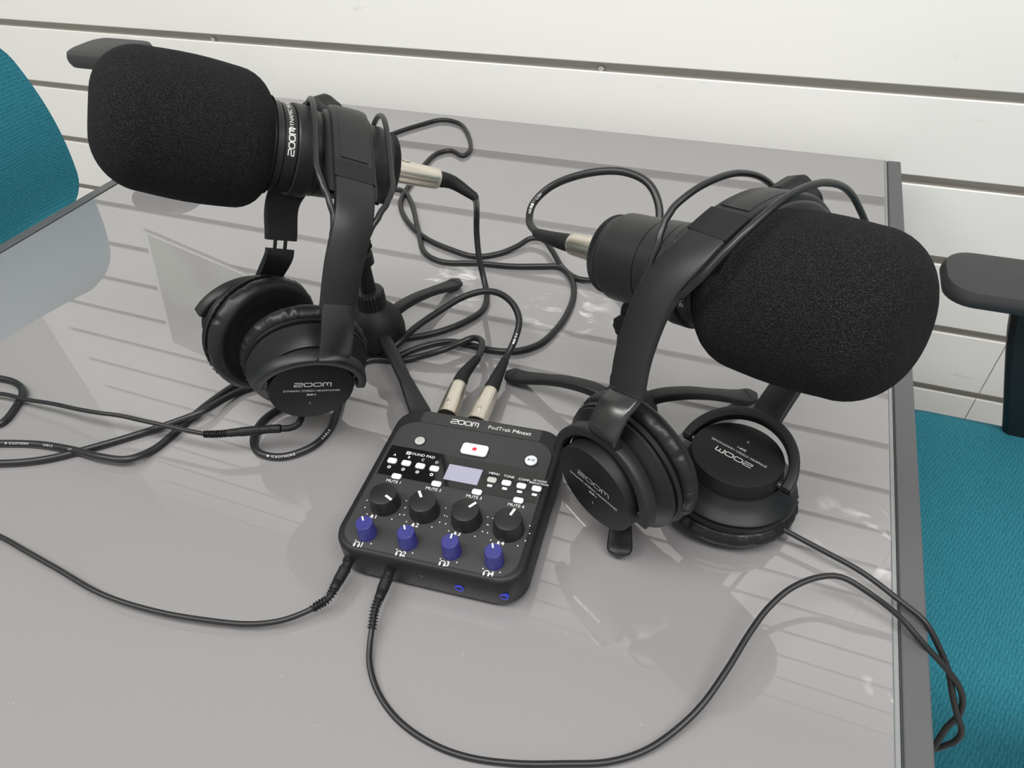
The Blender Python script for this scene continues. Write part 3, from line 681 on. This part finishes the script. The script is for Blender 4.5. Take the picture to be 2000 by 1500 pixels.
su = [uv(*c_) for c_ in ((712, 560), (902, 600), (868, 690), (678, 645))]
sx0 = (su[0][0]+su[3][0])/2; sx1 = (su[1][0]+su[2][0])/2; sy1 = (su[0][1]+su[1][1])/2; sy0 = (su[2][1]+su[3][1])/2
mk('screen', loft(MO, mx, my, Z, [(HT-.0002, [(sx0, sy0), (sx1, sy0), (sx1, sy1), (sx0, sy1)]), (HT+.0005, [(sx0, sy0), (sx1, sy0), (sx1, sy1), (sx0, sy1)])]), 'lcd', mixer, 0, label='blank grey display')
g_ = 0.00035
T('SOUND PAD', 555, 505, 0.0037, 0.00002, 1.08, g_)
u_, v_ = uv(478, 488)
symbol('pad_grid_symbol', *[loft(mpt(u_+a*.00095, v_+c*.00095, g_), mx, my, Z, [(0, rrect(.0015, .0015, .0004, 2)), (.0001, rrect(.0015, .0015, .0004, 2))]) for a in (-1, 1) for c in (-1, 1)])
for s_, cx, cy in (('A', 404, 503), ('B', 484, 520), ('C', 562, 538), ('D', 641, 555)): T(s_, cx, cy, 0.0036, 0.00003, 1, 0.0016)
for cx, cy in ((373, 566), (452, 583), (532, 601), (612, 619)):
    u_, v_ = uv(cx, cy); symbol('transport_symbol', disc3(.0015, mpt(u_, v_, g_), mx, my, Z, k=18, r0=.0007))
for s_, cx, cy in (('MENU', 967, 630), ('TONE', 1050, 650), ('COMP', 1135, 671), ('AI NOISE', 1226, 676), ('REDUCTION', 1220, 697)): T(s_, cx, cy, 0.0027 if len(s_) > 5 else 0.0032, 0.00001, 1, 0.0015 if len(s_) != 8 else g_)
for cx, cy in ((942, 693), (1027, 713), (1112, 734), (1197, 754)):
    u_, v_ = uv(cx, cy); symbol('key_symbol', loft(mpt(u_, v_, g_), mx, my, Z, [(0, rrect(.0040, .0023, .0005, 2)), (.0001, rrect(.0040, .0023, .0005, 2))]))
for i, (cx, cy) in enumerate(((402, 652), (626, 704), (856, 757), (1095, 815))): T('MUTE %d' % (i+1), cx, cy, 0.0039, 0.00002)
def mic_icon(u_, v_):
    sym = []
    sym.append(loft(mpt(u_, v_, 0), mx, my, Z, [(0, rrect(.0016, .0026, .0008, 4)), (.0001, rrect(.0016, .0026, .0008, 4))]))
    sym.append(([mpt(u_+a, v_+c, .0002) for a, c in ((-.0002, -.0024), (.0002, -.0024), (.0002, -.0013), (-.0002, -.0013))], [[0, 1, 2, 3]]))
    sym.append(([mpt(u_+a, v_+c, .0002) for a, c in ((-.0016, -.0008), (-.0013, -.0008), (-.0008, -.0015), (.0008, -.0015), (.0013, -.0008), (.0016, -.0008), (.0010, -.0019), (-.0010, -.0019))], [[0, 1, 2, 7], [2, 3, 6, 7], [3, 4, 5, 6]]))
    symbol('microphone_symbol', *sym)
def hp_icon(u_, v_):
    sym = []
    pts = [(.0021*cos(pi*i/12), .0021*sin(pi*i/12)) for i in range(13)]
    g = stroke2d([(x, y-.0003) for x, y in pts], .0006); sym.append(([mpt(u_+v.x, v_+v.y, .0002) for v in g[0]], g[1]))
    for sg in (-1, 1): sym.append(loft(mpt(u_+sg*.0017, v_-.0010, 0), mx, my, Z, [(0, rrect(.0013, .0026, .0005, 2)), (.0001, rrect(.0013, .0026, .0005, 2))]))
    symbol('headphone_symbol', *sym)
for i, (cx, cy) in enumerate(((300, 853), (533, 911), (772, 969), (1018, 1033))):
    u_, v_ = uv(cx, cy); mic_icon(u_-.0018, v_); ln.append(text3(str(i+1), 0.0052, mpt(u_+.0014, v_), mx, my, Z, 0.00006))
for i, (cx, cy) in enumerate(((222, 1015), (460, 1077), (707, 1143), (958, 1210))):
    u_, v_ = uv(cx, cy); hp_icon(u_-.0017, v_); ln.append(text3(str(i+1), 0.0060, mpt(u_+.0022, v_), mx, my, Z, 0.00006))
mk('panel_lettering', join(*ln), 'white', mixer, 0, label='white printed lettering')
mk('scale_dots', join(*dots_), 'white', mixer, 0, label='white dots around the knobs')
u_, v_ = uv(787, 320, -.0012)
mk('logo', zoom3(0.0245, 0.0056, mpt(u_, v_, -.0011), mx, my, Z), 'silver', mixer, 0, label='silver wordmark on the back strip')
u_, v_ = uv(983, 360, -.0012); u2, v2 = uv(1112, 390, -.0012)
mk('model_name', join(text3('PodTrak', 0.0058, mpt(u_, v_, -.0011), mx, my, Z, 0), text3('P4next', 0.0058, mpt(u2-.0004, v_, -.0011), mx, my, Z, 0.00007, sx=1.0)), 'silver', mixer, 0, label='silver lettering on the back strip')
# front jacks, side slots, feet
fy = -MD/2
def on_front(cx, cy, z):
    # panel u for a front-face point seen at that place
    p = hit(640+cx/3, 720+cy/3, z); return (p-MO).dot(mx)
jf = MO-my*(MD/2)
for cx, cy in ((773, 1282), (1028, 1353)):
    uu = on_front(cx, cy, 0.016); ov = abs(uu)-(MW/2-RC); p = jf+mx*uu+Z*0.016+my*((RC-math.sqrt(RC*RC-ov*ov) if ov > 0 else 0)+.0019)
    j = mk('headphone_jack', lathe(p, -my, [(-.003, .0036), (0.0024, .0036), (0.0027, .0033), (0.0027, .0021), (0.0006, .0019)], 28), 'bluejack', mixer, 30, label='blue ringed headphone socket')
    mk('socket_hole', lathe(p+my*0.001, -my, [(0, .0019), (0.0032, .0019)], 20), 'hole', j, 30)
PJ = [hit(683, 1090, 0.0165), hit(763, 1109, 0.0165)]
for p in PJ:
    uu = (p-MO).dot(mx); c = jf+mx*uu+Z*0.0165
    mk('headphone_jack', lathe(c+my*0.003, -my, [(0, .0042), (0.0032, .0042), (0.0036, .0036)], 28), 'mixer_side', mixer, 30)
u560 = on_front(562, 1192, 0.02)
mk('front_symbol', join(disc3(.0010, jf+mx*u560+Z*.021-my*.0002, mx, Z, -my, k=16, r0=.0007)), 'grey', mixer, 0)
sr = MO+mx*(MW/2)
for vv, ww, zz in ((0.012, .010, .019), (-.008, .008, .019), (-.024, .006, .019)):
    mk('side_slot', loft(sr+my*vv+Z*zz, my, Z, mx, [(-.002, rrect(ww, .0032, .0014, 4)), (.0002, rrect(ww, .0032, .0014, 4))]), 'hole', mixer, 0)
for a in (-1, 1):
    for c in (-1, 1): mk('rubber_foot', lathe(MO+mx*a*(MW/2-.022)+my*c*(MD/2-.022), Z, [(0, .006), (.0006, .0068), (.004, .0068)], 24), 'matte', mixer)

# ================================================================== CABLES
def H(x, y, h=None, r=0.0034): return hit(x, y, r if h is None else h)
def xlr(parent, a, b, c, r0=0.0090, r1=0.0078):
    """shell from a to b, boot from b to c"""
    a, b, c = V(a), V(b), V(c); ax = (b-a); L = ax.length; ax = ax.normalized()
    cn = mk('connector_shell', lathe(a, ax, [(0, r0*.93), (0.0006, r0), (L*.5, r0*.99), (L*.9, r1*1.03), (L-.001, r1), (L, r1*.93)], 48), 'nickel', parent, 30, label='satin nickel connector shell')
    a_, b_, _ = basis(ax)
    mk('latch_button', rbox(a+ax*L*.3+b_*(r0*.96), ax, a_, b_, 0.007, 0.0035, 0, 0.0012, .0015, .0004), 'nickel', cn)
    P = resample(catmull([b-ax*0.002, b+ax*(c-b).length*.35, c]), 14)
    mk('cable_boot', tube(P, 0.006, 28, rf=lambda u: 0.0072-0.0030*min(1, max(0, (u-.15)/.8))), 'matte', parent, 40)
def cable_text(path, s, at, size, nrm=None):
    """short word printed along the top of a cable, starting near image point `at`"""
    path = catmull(path, 0.0008)
    i0 = min(range(len(path)), key=lambda i: (px(path[i])[0]-at[0])**2+(px(path[i])[1]-at[1])**2)
    out = []; P = path
    # write in the direction that reads left to right in the view of someone at the table's near side
    fwd = 1 if px(P[min(i0+8, len(P)-1)])[0] >= px(P[max(i0-8, 0)])[0] else -1
    fwd0 = 1; i, acc = i0, 0.0
    for ch in s:
        j = i
        T_ = (P[max(0, min(len(P)-1, j+fwd))]-P[max(0, min(len(P)-1, j-fwd))]).normalized()
        v = (CAM-P[j]).normalized(); nn = (v-T_*v.dot(T_)).normalized(); ey = nn.cross(T_)
        if ch != ' ': out.append(text3(ch, size, P[j]+nn*(nrm or 0.0034), T_*fwd0, ey*fwd0, nn, 0.00002, lift=0.0002))
        need = size*(0.90 if ch in 'MW' else 0.40 if ch == 'I' else 0.76)
        while need > 0 and 0 < i+fwd < len(P)-1:
            need -= (P[i+fwd]-P[i]).length; i += fwd
    return join(*out) if out else None
RX = 0.0034
# ---- left microphone cable
mcl = empty('microphone_cable', H(470, 750), 'thick black microphone cable from the left microphone, twisted across the left of the tabletop', 'cable', 'microphone cables')
kL, dL = micL['k'], micL['d']
sA, sB = kL-dL*0.0008, kL-dL*0.049
sC = dep(928, 385, .635)
xlr(mcl, sA, sB, sC, 0.0100, 0.0090)
j1a, j1b, j1c = H(872, 812, .020), H(897, 752, .020), H(932, 700, .021)
xlr(mcl, j1a, j1b, j1c)
pathA = [sC, H(931, 412, .090), H(931, 455, .062), H(936, 505, .036), H(945, 545, .016), H(951, 578, .006), H(943, 605), H(905, 630), H(850, 650), H(790, 661), H(715, 668), H(640, 690), H(560, 712), H(478, 742), H(405, 790), H(345, 842), H(300, 878), H(250, 897, .008), H(200, 893, .009), H(140, 878, .006), H(75, 868), H(0, 866), H(-70, 868), H(-130, 850), H(-120, 815), H(-60, 815), H(0, 828), H(34, 790), H(44, 768, .006), H(34, 750), H(5, 740), H(-50, 738), H(-150, 775), H(-170, 850), H(-100, 900), H(0, 905), H(90, 897), H(190, 872), H(290, 842), H(390, 806, .010), H(440, 778, .006), H(480, 760), H(560, 745), H(610, 770), H(560, 790), H(513, 822), H(495, 858), H(506, 884), H(552, 892), H(610, 872), H(645, 838), H(658, 805), H(668, 770), H(690, 725), H(720, 704), H(785, 704), H(818, 697, .005), H(858, 686, .011), H(900, 669, .012), H(925, 660, .014), H(941, 667, .018), j1c+(j1c-j1b).normalized()*0.004, j1c]
cA = catmull(pathA)
mk('cable', tube(cA, RX, 14), 'cable', mcl, 60)
tx = [cable_text(pathA, 'MICROPHONE', (18, 866), 0.0030), cable_text(pathA, 'CABLE', (92, 870), 0.0030), cable_text(pathA, 'III', (140, 878), 0.0030), cable_text(pathA, 'MICROPHONE', (527, 890), 0.0030), cable_text(pathA, 'CABLE', (628, 858), 0.0030), cable_text(pathA, 'MICROPHONE', (721, 668), 0.0030)]
for t_ in tx:
    if t_: mk('cable_lettering', t_, 'silver', mcl, 0)
# ---- right microphone cable
mcr = empty('microphone_cable', H(1040, 690), 'thick black microphone cable from the right microphone, looping behind the mixer', 'cable', 'microphone cables')
kR, dR = micR['k'], micR['d']
rA, rB = kR-dR*0.0008, kR-dR*0.047
rC = dep(1048, 455, .60)
xlr(mcr, rA, rB, rC, 0.0100, 0.0090)
j2a, j2b, j2c = H(930, 826, .020), H(958, 764, .020), H(986, 704, .022)
xlr(mcr, j2a, j2b, j2c)
pathB = [rC, dep(1034, 432, .62), dep(1040, 400, .625), dep(1075, 365, .62), dep(1150, 338, .60), dep(1220, 336, .59), dep(1268, 360, .58), dep(1288, 410, .575), dep(1280, 470, .58), H(1250, 530, .05), H(1210, 548, .014), H(1160, 548, .006), H(1125, 543), H(1098, 522, .004), H(1080, 492, .009), H(1060, 468, .010), H(1036, 466, .008), H(1010, 481, .005), H(975, 495), H(930, 501), H(880, 487), H(830, 464), H(796, 432), H(782, 400), H(790, 376), H(812, 345), H(832, 318), H(855, 299), H(880, 294), H(904, 304), H(917, 295), H(914, 262), H(895, 240), H(862, 234), H(820, 244), H(765, 262), H(710, 288), H(690, 330), H(730, 365), H(785, 372), H(803, 395), H(816, 445), H(832, 496), H(868, 512), H(930, 514), H(1000, 520), H(1062, 520, .004), H(1092, 521, .004), H(1114, 541), H(1121, 572), H(1108, 612), H(1082, 648), H(1050, 674), H(1005, 686), H(960, 684), H(920, 674, .0036), H(875, 667), H(828, 676), H(800, 686), H(772, 699), H(757, 704), H(750, 697), H(760, 686, .011), H(785, 664, .018), H(810, 641, .028), H(856, 609, .040), H(905, 580, .050), H(945, 569, .054), H(975, 573, .054), H(1002, 594, .050), H(1014, 625, .042), H(1006, 662, .032), H(992, 692, .024), j2c]
cB = catmull(pathB)
mk('cable', tube(cB, RX, 14), 'cable', mcr, 60)
tx = [cable_text(pathB, 'NOISE', (1000, 670), 0.0030), cable_text(pathB, 'LOW', (1046, 385), 0.0030), cable_text(pathB, 'NOISE', (1038, 420), 0.0030), cable_text(pathB, 'CABLE', (1097, 522), 0.0030)]
for t_ in tx:
    if t_: mk('cable_lettering', t_, 'silver', mcr, 0)

# ---- headphone cables: thin cable, mini plugs with ribbed strain reliefs
RH = 0.0021
def mini_plug(parent, tip, a, b, e, tail, gold=True):
    """tip in the socket, sleeve a-b, strain relief b-e then cable"""
    tip, a, b, e = V(tip), V(a), V(b), V(e); ax = (b-a).normalized(); L = (b-a).length
    pl = mk('plug', lathe(a, ax, [(0, .0030), (0.0008, .0037), (L*.22, .0039), (L*.24, .0045), (L*.30, .0046), (L*.32, .0043), (L*.70, .0042), (L*.72, .0037), (L*.77, .0040), (L*.79, .0036), (L*.84, .0039), (L*.86, .0035), (L*.92, .0038), (L, .0033)], 36), 'matte', parent, 30)
    mk('plug_tip', tube([tip, a+ax*0.001], 0.0017, 16), 'gold' if gold else 'nickel', pl, label='gold plated tip')
    P = resample(catmull([b, b+ax*(e-b).length*.4, e, e+(e-b).normalized()*0.002]), 40)
    mk('strain_relief', join(tube(P, 0.0022, 12), *[tube([P[i]-(P[i+1]-P[i])*.35, P[i]+(P[i+1]-P[i])*.35], 0.0037-0.0004*i/40, 14) for i in range(1, 38, 4)]), 'matte', parent, 30)
hcl = empty('headphone_cable', H(300, 1190), 'thin black headphone cable from the left headphones to the mixer, looping off the left side', 'cable', 'headphone cables')
m1a, m1b, m1e = H(681, 1098, .0165), H(652, 1150, .0135), H(613, 1187, .009)
mini_plug(hcl, PJ[0]+my*0.004, m1a, m1b, m1e, None)
lp0, lp1, lp2 = H(528, 838, .026), H(445, 846, .026), H(402, 848, .026)
mini_plug(hcl, H(545, 836, .026), lp0, lp1, lp2, None)
pathC = [lp2, H(370, 842, .026), H(330, 833, .026), H(280, 822, .026), H(235, 812, .025), H(190, 806, .024), H(150, 799, .022), H(105, 789, .018), H(50, 780, .013), H(0, 769, .010), H(-80, 770, .006), H(-220, 810, .004), H(-290, 900, RH), H(-230, 980, RH), H(-110, 1005, .006), H(0, 1048, .010), H(50, 1076, .011), H(110, 1110, .011), H(200, 1161, .011), H(300, 1193, .010), H(400, 1211, .009), H(490, 1219, .008), H(550, 1212, .008), H(595, 1196, .0085), m1e]
mk('cable', tube(catmull(pathC), RH, 12), 'cable', hcl, 60)
hpL_c = V((-.3257, .3265, .0735)); nL_ = V((.631, -.764, -.132)).normalized()
hcr = empty('headphone_cable', H(1290, 1450), 'thin black headphone cable from the right headphones, drooping over the right rail to the mixer', 'cable', 'headphone cables')
m2a, m2b, m2e = H(761, 1117, .0165), H(740, 1170, .0135), H(727, 1224, .009)
mini_plug(hcr, PJ[1]+my*0.004, m2a, m2b, m2e, None)
pathD = [m2e, H(722, 1262, .006), H(722, 1300, .004), H(738, 1352, RH), H(775, 1404, RH), H(838, 1450, RH), H(910, 1478, RH), H(1000, 1491, RH), H(1100, 1492, RH), H(1190, 1488, .003), H(1260, 1466, .004), H(1320, 1426, .006), H(1370, 1378, .010), H(1420, 1308, .015), H(1465, 1235, .020), H(1500, 1188, .024), H(1545, 1149, .028), H(1600, 1127, .030), H(1643, 1127, .029), H(1700, 1160, .024), H(1757, 1205, .014), H(1800, 1253, .006), H(1843, 1300, -.006), H(1870, 1335, -.020), H(1880, 1365, -.034), H(1873, 1397, -.048), H(1851, 1418, -.060), H(1834, 1443, -.072), H(1822, 1462, -.082), H(1800, 1480, -.088), H(1806, 1474, -.094), H(1831, 1461, -.082), H(1862, 1450, -.074), H(1878, 1430, -.062), H(1869, 1395, -.046), H(1861, 1360, -.032), H(1853, 1313, -.018), H(1833, 1262, -.004), H(1806, 1214, .006), H(1758, 1174, .0085), H(1684, 1118, .011), H(1610, 1077, .013), H(1565, 1053, .014), H(1530, 1034, .015)]
mk('cable', tube(catmull(pathD), RH, 12), 'cable', hcr, 60)
# jack stub on the left headphones' cup that the plug enters
hpl = [o for o in bpy.data.objects if o.name == 'headphones'][0]
mk('cup_jack', join(tube(catmull([hpL_c-nL_*0.020-V((.327, .108, .939)).normalized()*0.047, H(583, 828, .028), H(566, 836, .026), H(552, 837, .026)]), 0.0030, 14), lathe(H(549, 837, .026), (H(524, 838, .026)-H(549, 837, .026)).normalized(), [(0, .0034), (.001, .0039), (.010, .0039), (.011, .0034)], 24)), 'matte', hpl, 30)
